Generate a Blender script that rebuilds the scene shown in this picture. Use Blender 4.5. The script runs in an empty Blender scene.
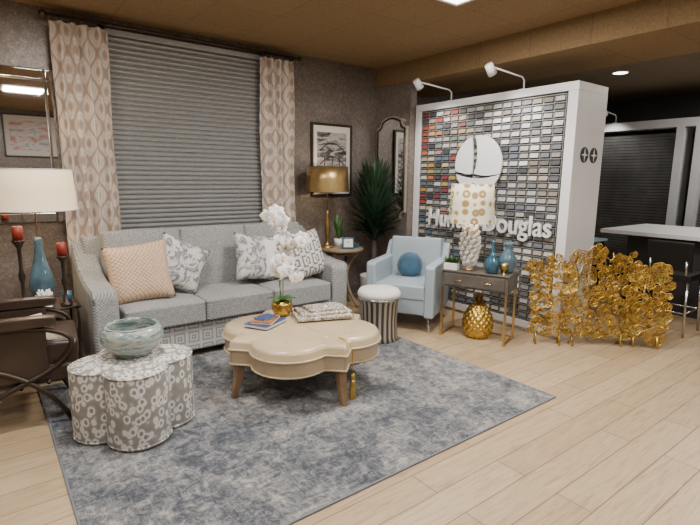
import bpy, bmesh, math, random
from mathutils import Vector, Matrix, noise as mn
random.seed(7)
pi=math.pi
COL=bpy.context.scene.collection

# ---------------------------------------------------------------- materials
def nm(name):
    m=bpy.data.materials.new(name); m.use_nodes=True
    nt=m.node_tree; b=nt.nodes['Principled BSDF']
    return m,nt,b
def setv(s,v):
    if isinstance(v,(int,float)): s.default_value=v
    else:
        v=list(v)
        s.default_value=v+[1] if len(v)==3 and len(s.default_value)==4 else v
def put(nt,sock,v):
    if hasattr(v,'is_output'): nt.links.new(v,sock)
    else: setv(sock,v)
def MA(nt,op,a,b=None,c=None):
    n=nt.nodes.new('ShaderNodeMath'); n.operation=op
    put(nt,n.inputs[0],a)
    if b is not None: put(nt,n.inputs[1],b)
    if c is not None: put(nt,n.inputs[2],c)
    return n.outputs[0]
def CO(nt,kind='Object',scale=None,rot=None):
    t=nt.nodes.new('ShaderNodeTexCoord'); o=t.outputs[kind]
    if scale or rot:
        mp=nt.nodes.new('ShaderNodeMapping'); nt.links.new(o,mp.inputs[0])
        if scale: mp.inputs['Scale'].default_value=scale
        if rot: mp.inputs['Rotation'].default_value=rot
        o=mp.outputs[0]
    return o
def NO(nt,vec,scale,detail=4,rough=.5,dist=0):
    n=nt.nodes.new('ShaderNodeTexNoise'); nt.links.new(vec,n.inputs['Vector'])
    n.inputs['Scale'].default_value=scale;n.inputs['Detail'].default_value=detail
    n.inputs['Roughness'].default_value=rough;n.inputs['Distortion'].default_value=dist
    return n.outputs['Fac']
def VO(nt,vec,scale,feature='F1',rnd=1,out='Distance'):
    n=nt.nodes.new('ShaderNodeTexVoronoi'); nt.links.new(vec,n.inputs['Vector'])
    n.feature=feature; n.inputs['Scale'].default_value=scale; n.inputs['Randomness'].default_value=rnd
    return n.outputs[out]
def RA(nt,fac,stops,interp='LINEAR'):
    n=nt.nodes.new('ShaderNodeValToRGB'); nt.links.new(fac,n.inputs[0]); e=n.color_ramp
    e.interpolation=interp
    while len(e.elements)<len(stops): e.elements.new(.5)
    for i,(p,c) in enumerate(stops):
        e.elements[i].position=p; e.elements[i].color=tuple(c)+(1,)
    return n.outputs[0]
def MX(nt,fac,a,b,mode='MIX'):
    n=nt.nodes.new('ShaderNodeMix'); n.data_type='RGBA'; n.blend_type=mode
    put(nt,n.inputs[0],fac); put(nt,n.inputs[6],a); put(nt,n.inputs[7],b)
    return n.outputs[2]
def BU(nt,b,h,strength=.3,dist=.01):
    n=nt.nodes.new('ShaderNodeBump'); nt.links.new(h,n.inputs['Height'])
    n.inputs['Strength'].default_value=strength; n.inputs['Distance'].default_value=dist
    nt.links.new(n.outputs[0],b.inputs['Normal'])
def SEP(nt,v):
    n=nt.nodes.new('ShaderNodeSeparateXYZ'); nt.links.new(v,n.inputs[0]); return n.outputs

def mat(name,col,rough=.5,metal=0,var=.08,vs=6,bump=0,bs=80,trans=0,emit=0,coat=0,sheen=0):
    m,nt,b=nm(name)
    b.inputs['Roughness'].default_value=rough; b.inputs['Metallic'].default_value=metal
    v=CO(nt)
    if var>0:
        f=NO(nt,v,vs,5)
        c=RA(nt,f,[(.3,[x*(1-var) for x in col]),(.7,[min(1,x*(1+var)) for x in col])])
        nt.links.new(c,b.inputs['Base Color'])
    else: b.inputs['Base Color'].default_value=tuple(col)+(1,)
    if bump: BU(nt,b,NO(nt,v,bs,3),bump,.004)
    b.inputs['Transmission Weight'].default_value=trans
    b.inputs['Coat Weight'].default_value=coat
    b.inputs['Sheen Weight'].default_value=sheen
    if emit:
        b.inputs['Emission Color'].default_value=tuple(col)+(1,); b.inputs['Emission Strength'].default_value=emit
    return m

def m_floor():
    m,nt,b=nm('oak_planks'); v=CO(nt)
    n=nt.nodes.new('ShaderNodeTexBrick'); nt.links.new(v,n.inputs['Vector'])
    n.offset=.37; n.inputs['Scale'].default_value=1; n.inputs['Brick Width'].default_value=1.35
    n.inputs['Row Height'].default_value=.185; n.inputs['Mortar Size'].default_value=.0030
    n.inputs['Mortar Smooth'].default_value=.2; n.inputs['Bias'].default_value=0
    n.inputs['Color1'].default_value=(.465,.345,.215,1); n.inputs['Color2'].default_value=(.555,.425,.28,1)
    n.inputs['Mortar'].default_value=(.18,.125,.075,1)
    g=NO(nt,CO(nt,scale=(1.0,14,1)),3.0,6,.62,1.2)
    gc=RA(nt,g,[(.3,(.66,.60,.53)),(.48,(.94,.92,.89)),(.72,(1.06,1.06,1.06))])
    g2=NO(nt,CO(nt,scale=(3,60,1)),2.2,3,.6)
    gc2=RA(nt,g2,[(.35,(.86,.84,.80)),(.65,(1,1,1))])
    c=MX(nt,.88,n.outputs['Color'],gc,'MULTIPLY'); c=MX(nt,.9,c,gc2,'MULTIPLY')
    nt.links.new(c,b.inputs['Base Color']); b.inputs['Roughness'].default_value=.40
    BU(nt,b,MA(nt,'ADD',MA(nt,'MULTIPLY',g2,.3),MA(nt,'MULTIPLY',n.outputs['Fac'],-1.)),.25,.003)
    return m
def m_ceiling(name,ca,cb):
    m,nt,b=nm(name); v=CO(nt)
    n=nt.nodes.new('ShaderNodeTexBrick'); nt.links.new(v,n.inputs['Vector'])
    n.offset=0; n.inputs['Scale'].default_value=1; n.inputs['Brick Width'].default_value=.61
    n.inputs['Row Height'].default_value=.61; n.inputs['Mortar Size'].default_value=.006
    n.inputs['Color1'].default_value=ca+(1,); n.inputs['Color2'].default_value=cb+(1,)
    n.inputs['Mortar'].default_value=(ca[0]*.75,ca[1]*.75,ca[2]*.75,1)
    f=NO(nt,v,45,6,.7)
    c=MX(nt,.8,n.outputs['Color'],RA(nt,f,[(.35,(.72,.70,.68)),(.6,(1.05,1.05,1.05))]),'MULTIPLY')
    nt.links.new(c,b.inputs['Base Color']); b.inputs['Roughness'].default_value=.95
    BU(nt,b,f,.4,.006); return m
def m_wallpaper():
    m,nt,b=nm('mica_wallpaper'); v=CO(nt)
    a=NO(nt,v,24,9,.85,.3); v2=VO(nt,v,120,out='Color')
    s=SEP(nt,v2)[0]
    f=MA(nt,'ADD',MA(nt,'MULTIPLY',a,.85),MA(nt,'MULTIPLY',s,.15))
    c=RA(nt,f,[(.34,(.13,.106,.094)),(.50,(.20,.168,.15)),(.56,(.245,.21,.19)),(.70,(.38,.34,.31))])
    nt.links.new(c,b.inputs['Base Color']); b.inputs['Roughness'].default_value=.34
    b.inputs['Metallic'].default_value=.3
    BU(nt,b,f,.35,.003); return m
def m_rug():
    m,nt,b=nm('distressed_rug'); v=CO(nt)
    big=NO(nt,v,2.0,6,.7,.9); mid=NO(nt,v,13,8,.8,1.2); fine=NO(nt,v,130,3,.6)
    wx=NO(nt,CO(nt,scale=(1,7,1)),9,7,.8,.5); wy=NO(nt,CO(nt,scale=(8,1,1)),9,7,.8,.5)
    f=MA(nt,'ADD',MA(nt,'MULTIPLY',big,.28),MA(nt,'MULTIPLY',mid,.40))
    f=MA(nt,'ADD',f,MA(nt,'MULTIPLY',MA(nt,'ADD',wx,wy),.16))
    c=RA(nt,f,[(.43,(.034,.040,.053)),(.47,(.080,.088,.108)),(.50,(.155,.16,.175)),(.53,(.245,.24,.24)),(.565,(.40,.37,.335))])
    c=MX(nt,.6,c,RA(nt,fine,[(.3,(.5,.5,.5)),(.7,(1.15,1.15,1.15))]),'MULTIPLY')
    nt.links.new(c,b.inputs['Base Color']); b.inputs['Roughness'].default_value=.9
    b.inputs['Sheen Weight'].default_value=.12
    BU(nt,b,MA(nt,'ADD',fine,mid),.5,.004); return m
def m_weave(name,ca,cb,s=260,rough=.85):
    m,nt,b=nm(name); o=SEP(nt,CO(nt))
    w=MA(nt,'MULTIPLY',MA(nt,'SINE',MA(nt,'MULTIPLY',MA(nt,'ADD',o[0],o[1]),s)),MA(nt,'SINE',MA(nt,'MULTIPLY',o[2],s)))
    n=NO(nt,CO(nt),55,6,.85)
    f=MA(nt,'ADD',MA(nt,'MULTIPLY',w,.2),n)
    nt.links.new(RA(nt,f,[(.36,ca),(.64,cb)]),b.inputs['Base Color'])
    b.inputs['Roughness'].default_value=rough; b.inputs['Sheen Weight'].default_value=.15
    BU(nt,b,f,.45,.004); return m
def m_key(name,ca,cb,s=18):
    m,nt,b=nm(name); o=SEP(nt,CO(nt))
    x=MA(nt,'MULTIPLY',MA(nt,'ADD',o[0],o[1]),s); z=MA(nt,'MULTIPLY',o[2],s)
    fx=MA(nt,'PINGPONG',x,1); fz=MA(nt,'PINGPONG',z,1)
    d=MA(nt,'MAXIMUM',fx,fz); r=MA(nt,'PINGPONG',MA(nt,'MULTIPLY',d,2.2),.5)
    k=MA(nt,'GREATER_THAN',r,.27)
    nt.links.new(MX(nt,k,ca,cb),b.inputs['Base Color']); b.inputs['Roughness'].default_value=.85
    return m
def m_greek(name,ca,cb,s=7.5):
    m,nt,b=nm(name); o=SEP(nt,CO(nt))
    x=MA(nt,'MULTIPLY',MA(nt,'ADD',o[0],10),s); z=MA(nt,'MULTIPLY',MA(nt,'ADD',o[2],10),s)
    row=MA(nt,'FLOOR',z); x=MA(nt,'ADD',x,MA(nt,'MULTIPLY',row,.5))
    fx=MA(nt,'SUBTRACT',MA(nt,'FRACT',x),.5); fz=MA(nt,'SUBTRACT',MA(nt,'FRACT',z),.5)
    d=MA(nt,'MAXIMUM',MA(nt,'ABSOLUTE',fx),MA(nt,'ABSOLUTE',fz))
    side=MA(nt,'MULTIPLY',MA(nt,'GREATER_THAN',fx,0),.16)
    r=MA(nt,'FRACT',MA(nt,'MULTIPLY',MA(nt,'ADD',d,side),3.1))
    k=MA(nt,'LESS_THAN',r,.42)
    nt.links.new(MX(nt,k,ca,cb),b.inputs['Base Color']); b.inputs['Roughness'].default_value=.85
    return m
def m_rings():
    m,nt,b=nm('oval_ring_fabric'); v=CO(nt,scale=(1,1,.78))
    d=VO(nt,v,23,rnd=.85); c2=NO(nt,CO(nt),40,4)
    d=MA(nt,'ADD',d,MA(nt,'MULTIPLY',MA(nt,'SUBTRACT',c2,.5),.25))
    c=RA(nt,d,[(.14,(.24,.23,.21)),(.23,(.28,.265,.245)),(.28,(.66,.65,.62)),(.46,(.68,.67,.64)),(.53,(.31,.295,.27)),(.8,(.25,.235,.215))])
    nt.links.new(c,b.inputs['Base Color']); b.inputs['Roughness'].default_value=.8
    BU(nt,b,d,.15,.003); return m
def m_ikat():
    m,nt,b=nm('ikat_curtain_fabric'); o=SEP(nt,CO(nt,'UV'))
    n=NO(nt,CO(nt,'UV',scale=(40,6,1)),3,4)
    u=MA(nt,'MULTIPLY',o[0],2*pi/.22); w=MA(nt,'MULTIPLY',MA(nt,'ADD',o[1],MA(nt,'MULTIPLY',n,.05)),2*pi/.32)
    k=MA(nt,'ADD',MA(nt,'COSINE',u),MA(nt,'COSINE',w))
    k=MA(nt,'PINGPONG',MA(nt,'ADD',k,2),1.0)
    c=RA(nt,k,[(.05,(.40,.31,.255)),(.28,(.49,.39,.325)),(.48,(.66,.585,.52)),(.8,(.71,.65,.59)),(.97,(.59,.48,.41))])
    nt.links.new(c,b.inputs['Base Color']); b.inputs['Roughness'].default_value=.75; b.inputs['Sheen Weight'].default_value=.2
    return m
def m_marble(name,stops,scale=4,dist=2,rough=.6,sc=None):
    m,nt,b=nm(name); f=NO(nt,CO(nt,scale=sc),scale,6,.65,dist)
    nt.links.new(RA(nt,f,stops),b.inputs['Base Color']); b.inputs['Roughness'].default_value=rough; return m
def m_stripes(name,ca,cb,n=28,metal=0,rough=.4):
    m,nt,b=nm(name); o=SEP(nt,CO(nt))
    a=MA(nt,'ARCTAN2',o[1],o[0]); s=MA(nt,'SINE',MA(nt,'MULTIPLY',a,n))
    nt.links.new(RA(nt,MA(nt,'ADD',MA(nt,'MULTIPLY',s,.5),.5),[(.35,ca),(.65,cb)]),b.inputs['Base Color'])
    b.inputs['Roughness'].default_value=rough;b.inputs['Metallic'].default_value=metal; return m
def m_blind():
    m,nt,b=nm('woven_blind'); v=CO(nt,scale=(1,1,12))
    f=NO(nt,v,26,6,.7)
    nt.links.new(RA(nt,f,[(.3,(.26,.26,.26)),(.7,(.42,.42,.42))]),b.inputs['Base Color'])
    b.inputs['Roughness'].default_value=.4; b.inputs['Metallic'].default_value=.25; return m
def m_vcol():
    m,nt,b=nm('swatch_fabric'); a=nt.nodes.new('ShaderNodeVertexColor'); a.layer_name='Col'
    n=NO(nt,CO(nt),160,3)
    nt.links.new(MX(nt,.5,a.outputs[0],RA(nt,n,[(.3,(.7,.7,.7)),(.7,(1.1,1.1,1.1))]),'MULTIPLY'),b.inputs['Base Color'])
    b.inputs['Roughness'].default_value=.6; return m
def m_shade(name,pattern=None,emit=1.2,col=(.85,.72,.55)):
    m,nt,b=nm(name)
    if pattern=='ring':
        d=VO(nt,CO(nt),11,rnd=.3)
        c=RA(nt,d,[(.18,(.70,.62,.46)),(.25,(.26,.17,.06)),(.42,(.32,.22,.08)),(.50,(.72,.66,.52))])
        nt.links.new(c,b.inputs['Base Color']); nt.links.new(c,b.inputs['Emission Color'])
    else:
        b.inputs['Base Color'].default_value=col+(1,); b.inputs['Emission Color'].default_value=col+(1,)
        BU(nt,b,NO(nt,CO(nt,scale=(1,1,.1)),150,3),.2,.003)
    b.inputs['Emission Strength'].default_value=emit; b.inputs['Roughness'].default_value=.8
    return m
def m_abstract(name,stops,scale=3):
    m,nt,b=nm(name); f=NO(nt,CO(nt,scale=(1,1,3)),scale,5,.6,1.2)
    nt.links.new(RA(nt,f,stops),b.inputs['Base Color']); b.inputs['Roughness'].default_value=.5; return m
def m_lace():
    m,nt,b=nm('pierced_gold'); v=CO(nt)
    d=VO(nt,v,52,'DISTANCE_TO_EDGE',.9); n=NO(nt,v,22,4)
    nt.links.new(RA(nt,n,[(.3,(.30,.19,.035)),(.6,(.60,.42,.11))]),b.inputs['Base Color'])
    b.inputs['Metallic'].default_value=1; b.inputs['Roughness'].default_value=.36
    nt.links.new(MA(nt,'LESS_THAN',d,.17),b.inputs['Alpha'])
    BU(nt,b,d,.6,.004); return m

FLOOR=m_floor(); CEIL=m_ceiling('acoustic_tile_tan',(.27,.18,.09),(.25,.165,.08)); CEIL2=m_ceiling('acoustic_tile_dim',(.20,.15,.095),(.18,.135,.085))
WALL=m_wallpaper(); RUG=m_rug()
SOFA=m_weave('sofa_weave',(.155,.158,.158),(.40,.40,.395)); SOFAB=m_key('sofa_lattice',(.44,.44,.43),(.23,.23,.225),16)
PEACH=m_weave('peach_chenille',(.42,.27,.17),(.70,.52,.38),180)
BLUEP=m_marble('blue_print_fabric',[(.42,(.62,.60,.56)),(.50,(.58,.56,.53)),(.535,(.12,.15,.20)),(.62,(.25,.25,.27)),(.66,(.62,.60,.56))],6,3,.8)
KEYP=m_greek('greek_key_fabric',(.68,.66,.63),(.17,.15,.14))
RINGS=m_rings(); IKAT=m_ikat(); BLIND=m_blind(); LACE=m_lace()
GOLD=mat('gold_leaf',(.56,.37,.09),.34,1,.3,14,.4,60); BRASS=mat('brushed_brass',(.55,.37,.15),.3,1,.1)
BRONZE=mat('dark_bronze',(.06,.045,.035),.4,.7,.1); IRON=mat('black_metal',(.02,.02,.02),.4,.6,0)
STEEL=mat('steel',(.55,.55,.55),.25,1,0); SILV=mat('champagne_leaf',(.62,.57,.48),.35,.7,.15,20)
LEATHER=mat('cream_leather',(.55,.43,.275),.30,0,.08,5,.3,140,coat=.3); BROWNL=mat('brown_leather',(.042,.026,.019),.30,0,.3,5,.3,120)
BLUEL=mat('blue_grey_leather',(.33,.395,.45),.42,0,.05,4,.15,150)
VELV=mat('blue_velvet',(.015,.07,.13),.7,0,.3,12,.3,60,sheen=.4)
WOODL=mat('ash_wood',(.23,.14,.075),.45,0,.2,9); WOODG=mat('grey_wood',(.10,.088,.075),.5,0,.25,9,.2,60); WOODB=mat('weathered_wood',(.24,.18,.125),.55,0,.25,10)
WHITE=mat('white_laminate',(.74,.74,.75),.4,0,0); WHITEP=mat('white_paint',(.70,.69,.67),.5,0,.02); DARK=mat('dark_panel',(.02,.02,.022),.6,0,.1)
WHITEF=mat('white_fur',(.76,.74,.70),.9,0,.08,30,.8,90,sheen=.3)
MIRR=mat('mirror_glass',(.86,.87,.87),.02,1,0); GREEN=mat('dark_leaf',(.018,.05,.022),.45,0,.4,8); GREEN2=mat('fresh_leaf',(.05,.14,.035),.45,0,.3,12)
PETAL=mat('white_petal',(.90,.89,.90),.55,0,.02); YEL=mat('orchid_centre',(.75,.45,.10),.5,0,.1); STEM=mat('orchid_stem',(.11,.19,.05),.5,0,.1)
BGLASS=mat('blue_glass',(.04,.14,.21),.06,0,.35,9,0,10,trans=.25,coat=.5); LGLASS=mat('smoky_blue_glass',(.10,.19,.25),.08,0,.4,8,trans=.25,coat=.5)
RED=mat('red_wax',(.24,.025,.015),.45,0,.1); CORAL=mat('white_coral',(.76,.74,.69),.7,0,.08,30,.5,60)
BOWLM=m_marble('celadon_glaze',[(.36,(.08,.14,.16)),(.46,(.20,.28,.28)),(.53,(.48,.48,.41)),(.60,(.16,.25,.29)),(.68,(.36,.38,.35))],5,1,.2,(1,1,6))
DRUM=m_stripes('striped_inlay',(.06,.05,.04),(.36,.32,.27),22,.3,.35)
THROW=m_marble('zebra_throw',[(.42,(.70,.67,.60)),(.47,(.18,.12,.08)),(.53,(.18,.12,.08)),(.57,(.70,.67,.60))],13,2.5,.8)
SHL=m_shade('linen_shade',None,.62,(.84,.68,.45)); SHR=m_shade('printed_shade','ring',.22); SHG=mat('gold_foil_shade',(.42,.29,.12),.35,.85,.12,20)
BOOKB=mat('blue_cover',(.03,.07,.20),.4,0,.3,20); BOOKR=mat('rust_cover',(.38,.15,.05),.4,0,.4,25); PAPER=mat('paper',(.74,.72,.68),.8,0,.02)
TROF=mat('troffer_diffuser',(1,.97,.92),.5,0,0,emit=9)
TRIM=mat('trim_paint',(.10,.085,.075),.5,0,.05)

# ---------------------------------------------------------------- geometry helpers
def group(name,loc=(0,0,0),rz=0,s=1):
    e=bpy.data.objects.new(name,None); COL.objects.link(e); e.location=loc; e.rotation_euler=(0,0,rz); e.empty_display_size=.1; e.scale=(s,s,s); return e
def mk(name,me,mt,parent=None,smooth=False):
    o=bpy.data.objects.new(name,me); COL.objects.link(o)
    for x in (mt if isinstance(mt,list) else [mt]): me.materials.append(x)
    if smooth:
        for p in me.polygons: p.use_smooth=True
    if parent: o.parent=parent
    return o
def raw(name,vs,fs,mt,parent=None,smooth=False):
    me=bpy.data.meshes.new(name); me.from_pydata([tuple(v) for v in vs],[],fs); me.update()
    bm=bmesh.new(); bm.from_mesh(me); bmesh.ops.recalc_face_normals(bm,faces=bm.faces); bm.to_mesh(me); bm.free()
    return mk(name,me,mt,parent,smooth)
def bev(o,w,seg=3,hard=True):
    m=o.modifiers.new('bevel','BEVEL'); m.width=w; m.segments=seg; m.limit_method='ANGLE'; m.angle_limit=math.radians(40); m.harden_normals=hard
    for p in o.data.polygons: p.use_smooth=True
    return o
def box(name,x0,x1,y0,y1,z0,z1,mt,parent=None,b=0,seg=2,rot=None):
    cx,cy,cz=(x0+x1)/2,(y0+y1)/2,(z0+z1)/2; a,c,d=(x1-x0)/2,(y1-y0)/2,(z1-z0)/2
    vs=[(sx*a,sy*c,sz*d) for sx in(-1,1) for sy in(-1,1) for sz in(-1,1)]
    fs=[(0,1,3,2),(4,6,7,5),(0,4,5,1),(2,3,7,6),(0,2,6,4),(1,5,7,3)]
    o=raw(name,vs,fs,mt,parent); o.location=(cx,cy,cz)
    if rot: o.rotation_euler=rot
    if b: bev(o,b,seg)
    return o
def cush(name,c,s,mt,parent,crown=.03,b=.05,rot=None,side=0.0):
    bm=bmesh.new(); bmesh.ops.create_cube(bm,size=2); bmesh.ops.subdivide_edges(bm,edges=bm.edges[:],cuts=9,use_grid_fill=True)
    for v in bm.verts:
        x,y,z=v.co
        px,py,pz=1-x*x,1-y*y,1-z*z
        v.co.x=x*s[0]/2+ (side*py*pz*(1 if x>0 else -1) if abs(x)>.99 else 0)
        v.co.y=y*s[1]/2+ (side*px*pz*(1 if y>0 else -1) if abs(y)>.99 else 0)
        v.co.z=z*s[2]/2+ crown*px*py*(1 if z>0 else -1)*abs(z)
    me=bpy.data.meshes.new(name); bm.to_mesh(me); bm.free()
    o=mk(name,me,mt,parent,True); o.location=c
    if rot:o.rotation_euler=rot
    bev(o,b,4,False); return o
def pillow(name,c,w,h,t,mt,parent,rot=(0,0,0),N=18):
    vs=[];fs=[]
    for s in(1,-1):
        for i in range(N+1):
            for j in range(N+1):
                x=-1+2*i/N;y=-1+2*j/N
                k=max(0,(1-x**4)*(1-y**4))**.55
                vs.append((x*w/2*(1-.07*(1-y*y)),-s*t/2*k,y*h/2*(1-.07*(1-x*x))))
    M=(N+1)**2
    for s in range(2):
        for i in range(N):
            for j in range(N):
                a=s*M+i*(N+1)+j; fs.append((a,a+1,a+N+2,a+N+1))
    o=raw(name,vs,fs,mt,parent,True); 
    bm=bmesh.new(); bm.from_mesh(o.data); bmesh.ops.remove_doubles(bm,verts=bm.verts,dist=1e-5); bmesh.ops.recalc_face_normals(bm,faces=bm.faces); bm.to_mesh(o.data); bm.free()
    for p in o.data.polygons:p.use_smooth=True
    o.location=c;o.rotation_euler=rot; return o
def lathe(name,prof,mt,parent=None,c=(0,0,0),n=40,fn=None,smooth=True,caps=True):
    vs=[];fs=[]
    for k,(r,z) in enumerate(prof):
        for i in range(n):
            a=2*pi*i/n; rr=r*(fn(a,z) if fn else 1); vs.append((rr*math.cos(a),rr*math.sin(a),z))
    for k in range(len(prof)-1):
        for i in range(n):
            j=(i+1)%n; fs.append((k*n+i,k*n+j,(k+1)*n+j,(k+1)*n+i))
    if caps:
        if prof[0][0]>1e-4: fs.append(tuple(range(n))[::-1])
        if prof[-1][0]>1e-4: fs.append(tuple((len(prof)-1)*n+i for i in range(n)))
    o=raw(name,vs,fs,mt,parent,smooth); o.location=c; return o
def tube_data(pts,r,n=8,vs=None,fs=None,cap=True):
    vs=[] if vs is None else vs; fs=[] if fs is None else fs
    P=[Vector(p) for p in pts]; base=len(vs)
    T=[(P[min(i+1,len(P)-1)]-P[max(i-1,0)]).normalized() for i in range(len(P))]
    u=Vector((0,0,1)) if abs(T[0].z)<.9 else Vector((1,0,0)); u=(u-T[0]*u.dot(T[0])).normalized()
    for i,p in enumerate(P):
        u=(u-T[i]*u.dot(T[i])).normalized(); w=T[i].cross(u); rr=r[i] if isinstance(r,(list,tuple)) else r
        for k in range(n):
            a=2*pi*k/n; vs.append(p+u*math.cos(a)*rr+w*math.sin(a)*rr)
    for i in range(len(P)-1):
        for k in range(n):
            j=(k+1)%n; b=base+i*n; fs.append((b+k,b+j,b+n+j,b+n+k))
    if cap:
        fs.append(tuple(base+k for k in range(n))[::-1]); fs.append(tuple(base+(len(P)-1)*n+k for k in range(n)))
    return vs,fs
def tube(name,pts,r,mt,parent=None,n=8):
    vs,fs=tube_data(pts,r,n); return raw(name,vs,fs,mt,parent,True)
def bez(p0,p1,p2,p3,n=12):
    out=[]
    for i in range(n+1):
        t=i/n; out.append(tuple(((1-t)**3)*a+3*t*(1-t)**2*b+3*t*t*(1-t)*c+t**3*d for a,b,c,d in zip(p0,p1,p2,p3)))
    return out
def extr(name,pts,z0,z1,mt,parent=None,b=0,seg=3,axis='z'):
    n=len(pts); vs=[]
    for z in (z0,z1):
        for p in pts:
            vs.append((p[0],p[1],z) if axis=='z' else ((z,p[0],p[1]) if axis=='x' else (p[0],z,p[1])))
    fs=[tuple(range(n))[::-1],tuple(range(n,2*n))]+[(i,(i+1)%n,n+(i+1)%n,n+i) for i in range(n)]
    o=raw(name,vs,fs,mt,parent)
    if b: bev(o,b,seg)
    return o
def poly_loft(name,fn,levels,mt,parent,n=160,smooth=True):
    vs=[];fs=[]
    for (ins,z) in levels:
        for i in range(n):
            a=2*pi*i/n; r=max(0.0,fn(a)+ins)
            vs.append((r*math.cos(a),r*math.sin(a),z))
    L=len(levels)
    for k in range(L-1):
        for i in range(n):
            j=(i+1)%n; fs.append((k*n+i,k*n+j,(k+1)*n+j,(k+1)*n+i))
    fs.append(tuple(range(n))[::-1]); fs.append(tuple((L-1)*n+i for i in range(n)))
    return raw(name,vs,fs,mt,parent,smooth)

# ---------------------------------------------------------------- room
H=3.06; WY=5.3; WX=4.45; XL=-2.2; YF=-3.0; XR=9.4
box('floor',XL-.1,XR+.1,YF-.1,WY+.12,-.1,0,FLOOR)
box('ceiling',XL-.1,WX+.15,YF-.1,WY+.12,H,H+.1,CEIL)
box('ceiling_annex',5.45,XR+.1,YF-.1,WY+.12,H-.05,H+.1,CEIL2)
box('trim_beam',WX+.02,5.5,YF-.1,WY+.1,2.80,H+.1,CEIL,None)
box('wall_back',XL-.1,XR+.1,WY,WY+.12,0,H,WALL)
box('wall_left',XL-.12,XL,YF,WY,0,H,WALL)
box('wall_front',XL-.1,XR+.1,YF-.12,YF,0,H,WALL)
box('wall_right',WX,WX+.11,4.62,WY,0,2.80,WALL)
box('wall_annex',XR,XR+.12,YF,WY,0,H,mat('annex_paint',(.10,.095,.09),.7,0,.05))
box('baseboard_back',XL,WX,WY-.018,WY,0,.12,TRIM)
box('baseboard_right',WX-.018,WX,4.62,WY-.02,0,.12,TRIM)

def troffer(x,y,p,z=H,sx=.6,sy=.6):
    g=group('ceiling_light_panel',(x,y,z))
    for n,a in (('rim_a',(-sx/2-.03,sx/2+.03,-sy/2-.03,-sy/2)),('rim_b',(-sx/2-.03,sx/2+.03,sy/2,sy/2+.03)),('rim_c',(-sx/2-.03,-sx/2,-sy/2,sy/2)),('rim_d',(sx/2,sx/2+.03,-sy/2,sy/2))):
        box(n,*a,-.015,0,WHITE,g)
    box('diffuser',-sx/2,sx/2,-sy/2,sy/2,-.008,0,TROF,g)
    l=bpy.data.lights.new('panel_light','AREA'); l.shape='SQUARE'; l.size=.55; l.energy=p; l.color=(1,.95,.875)
    o=bpy.data.objects.new('panel_light',l); COL.objects.link(o); o.parent=g; o.location=(0,0,-.03)
troffer(3.05,2.66,80); troffer(.8,2.9,58); troffer(.8,.2,58); troffer(3.12,.2,64); troffer(-1.2,2.6,32); troffer(7.4,1.6,38,H-.05); troffer(5.6,-1.2,42,2.80)

g=group('window_1',(1.88,WY,0))
for n,a in (('frame_left',(-.84,-.79,.55,2.99)),('frame_right',(.79,.84,.55,2.99)),('frame_top',(-.84,.84,2.95,2.99)),('sill',(-.84,.84,.52,.56))):
    box(n,a[0],a[1],-.03,0,a[2],a[3],TRIM,g)
box('pane',-.79,.79,-.012,-.004,.56,2.95,mat('dark_pane',(.05,.06,.07),.1,0,0),g)
g=group('window_blind',(1.88,5.237,0))
vs=[];fs=[];K=48;nz=K*4
for i in range(nz+1):
    z=.60+(2.90-.60)*i/nz; y=(.014,-.010,-.016,-.004)[i%4]
    for x in (-.80,-.4,0,.4,.80): vs.append((x,y,z))
for i in range(nz):
    for j in range(4): a=i*5+j; fs.append((a,a+1,a+6,a+5))
raw('pleats',vs,fs,BLIND,g)
box('headrail',-.80,.80,-.028,.028,2.90,2.955,BLIND,g,.006)
box('bottom_rail',-.80,.80,-.016,.016,.57,.60,BLIND,g,.004)
def curtain(name,x0,x1,folds,ph):
    nx=84;nz=24;vs=[];fs=[];uvs=[]
    s=0;px=None
    cols=[]
    for i in range(nx+1):
        t=i/nx; x=x0+(x1-x0)*t; y=.040*math.sin(2*pi*folds*t+ph)+.008*math.sin(4.7*pi*folds*t)
        if px: s+=math.hypot(x-px[0],y-px[1])
        px=(x,y); cols.append((x,y,s))
    for k in range(nz+1):
        z=.02+2.90*k/nz
        for (x,y,s) in cols:
            vs.append((x+.008*math.sin(k*.5+x*20),5.13+y*(1.05-.25*k/nz),z)); uvs.append((s*.9,z))
    for k in range(nz):
        for i in range(nx): a=k*(nx+1)+i; fs.append((a,a+1,a+nx+2,a+nx+1))
    o=raw(name,vs,fs,IKAT,None,True); uv=o.data.uv_layers.new(name='UVMap')
    for l in o.data.loops: uv.data[l.index].uv=uvs[l.vertex_index]
    return o
curtain('curtain',.63,1.08,4.5,0); curtain('curtain',2.63,3.04,4.5,1)
g=group('curtain_rod',(0,5.13,2.965))
tube('rod',[(.60,0,0),(3.12,0,0)],.014,BRONZE,g)
for i,x in enumerate((.58,3.14)): lathe('finial_%d'%i,[(0,-.03),(.022,-.02),(.03,0),(.022,.02),(0,.03)],BRONZE,g,(x,0,0),16)
for i,x in enumerate((.62,1.88,3.09)): tube('bracket_%d'%i,[(x,0,0),(x,.168,0)],.01,BRONZE,g)
for i in range(18):
    x=.66+(i%9)*.050+(1.98 if i>8 else 0)
    vs=[];fs=[]
    tube_data([(x,.024*math.cos(t*pi/6),.024*math.sin(t*pi/6)-.006) for t in range(13)],.004,5,vs,fs); raw('ring_%d'%i,vs,fs,BRONZE,g,True)

# ---------------------------------------------------------------- rug
g=group('area_rug',(1.765,2.985,0))
box('pile',-1.53,1.53,-1.2,1.2,.002,.012,RUG,g,.003)
EDGE=mat('rug_binding',(.16,.17,.20),.9,0,.1)
for n,a in(('edge_a',(-1.54,1.54,-1.21,-1.195)),('edge_b',(-1.54,1.54,1.195,1.21)),('edge_c',(-1.54,-1.525,-1.2,1.2)),('edge_d',(1.525,1.54,-1.2,1.2))): box(n,*a,.001,.011,EDGE,g,.002)

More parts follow.
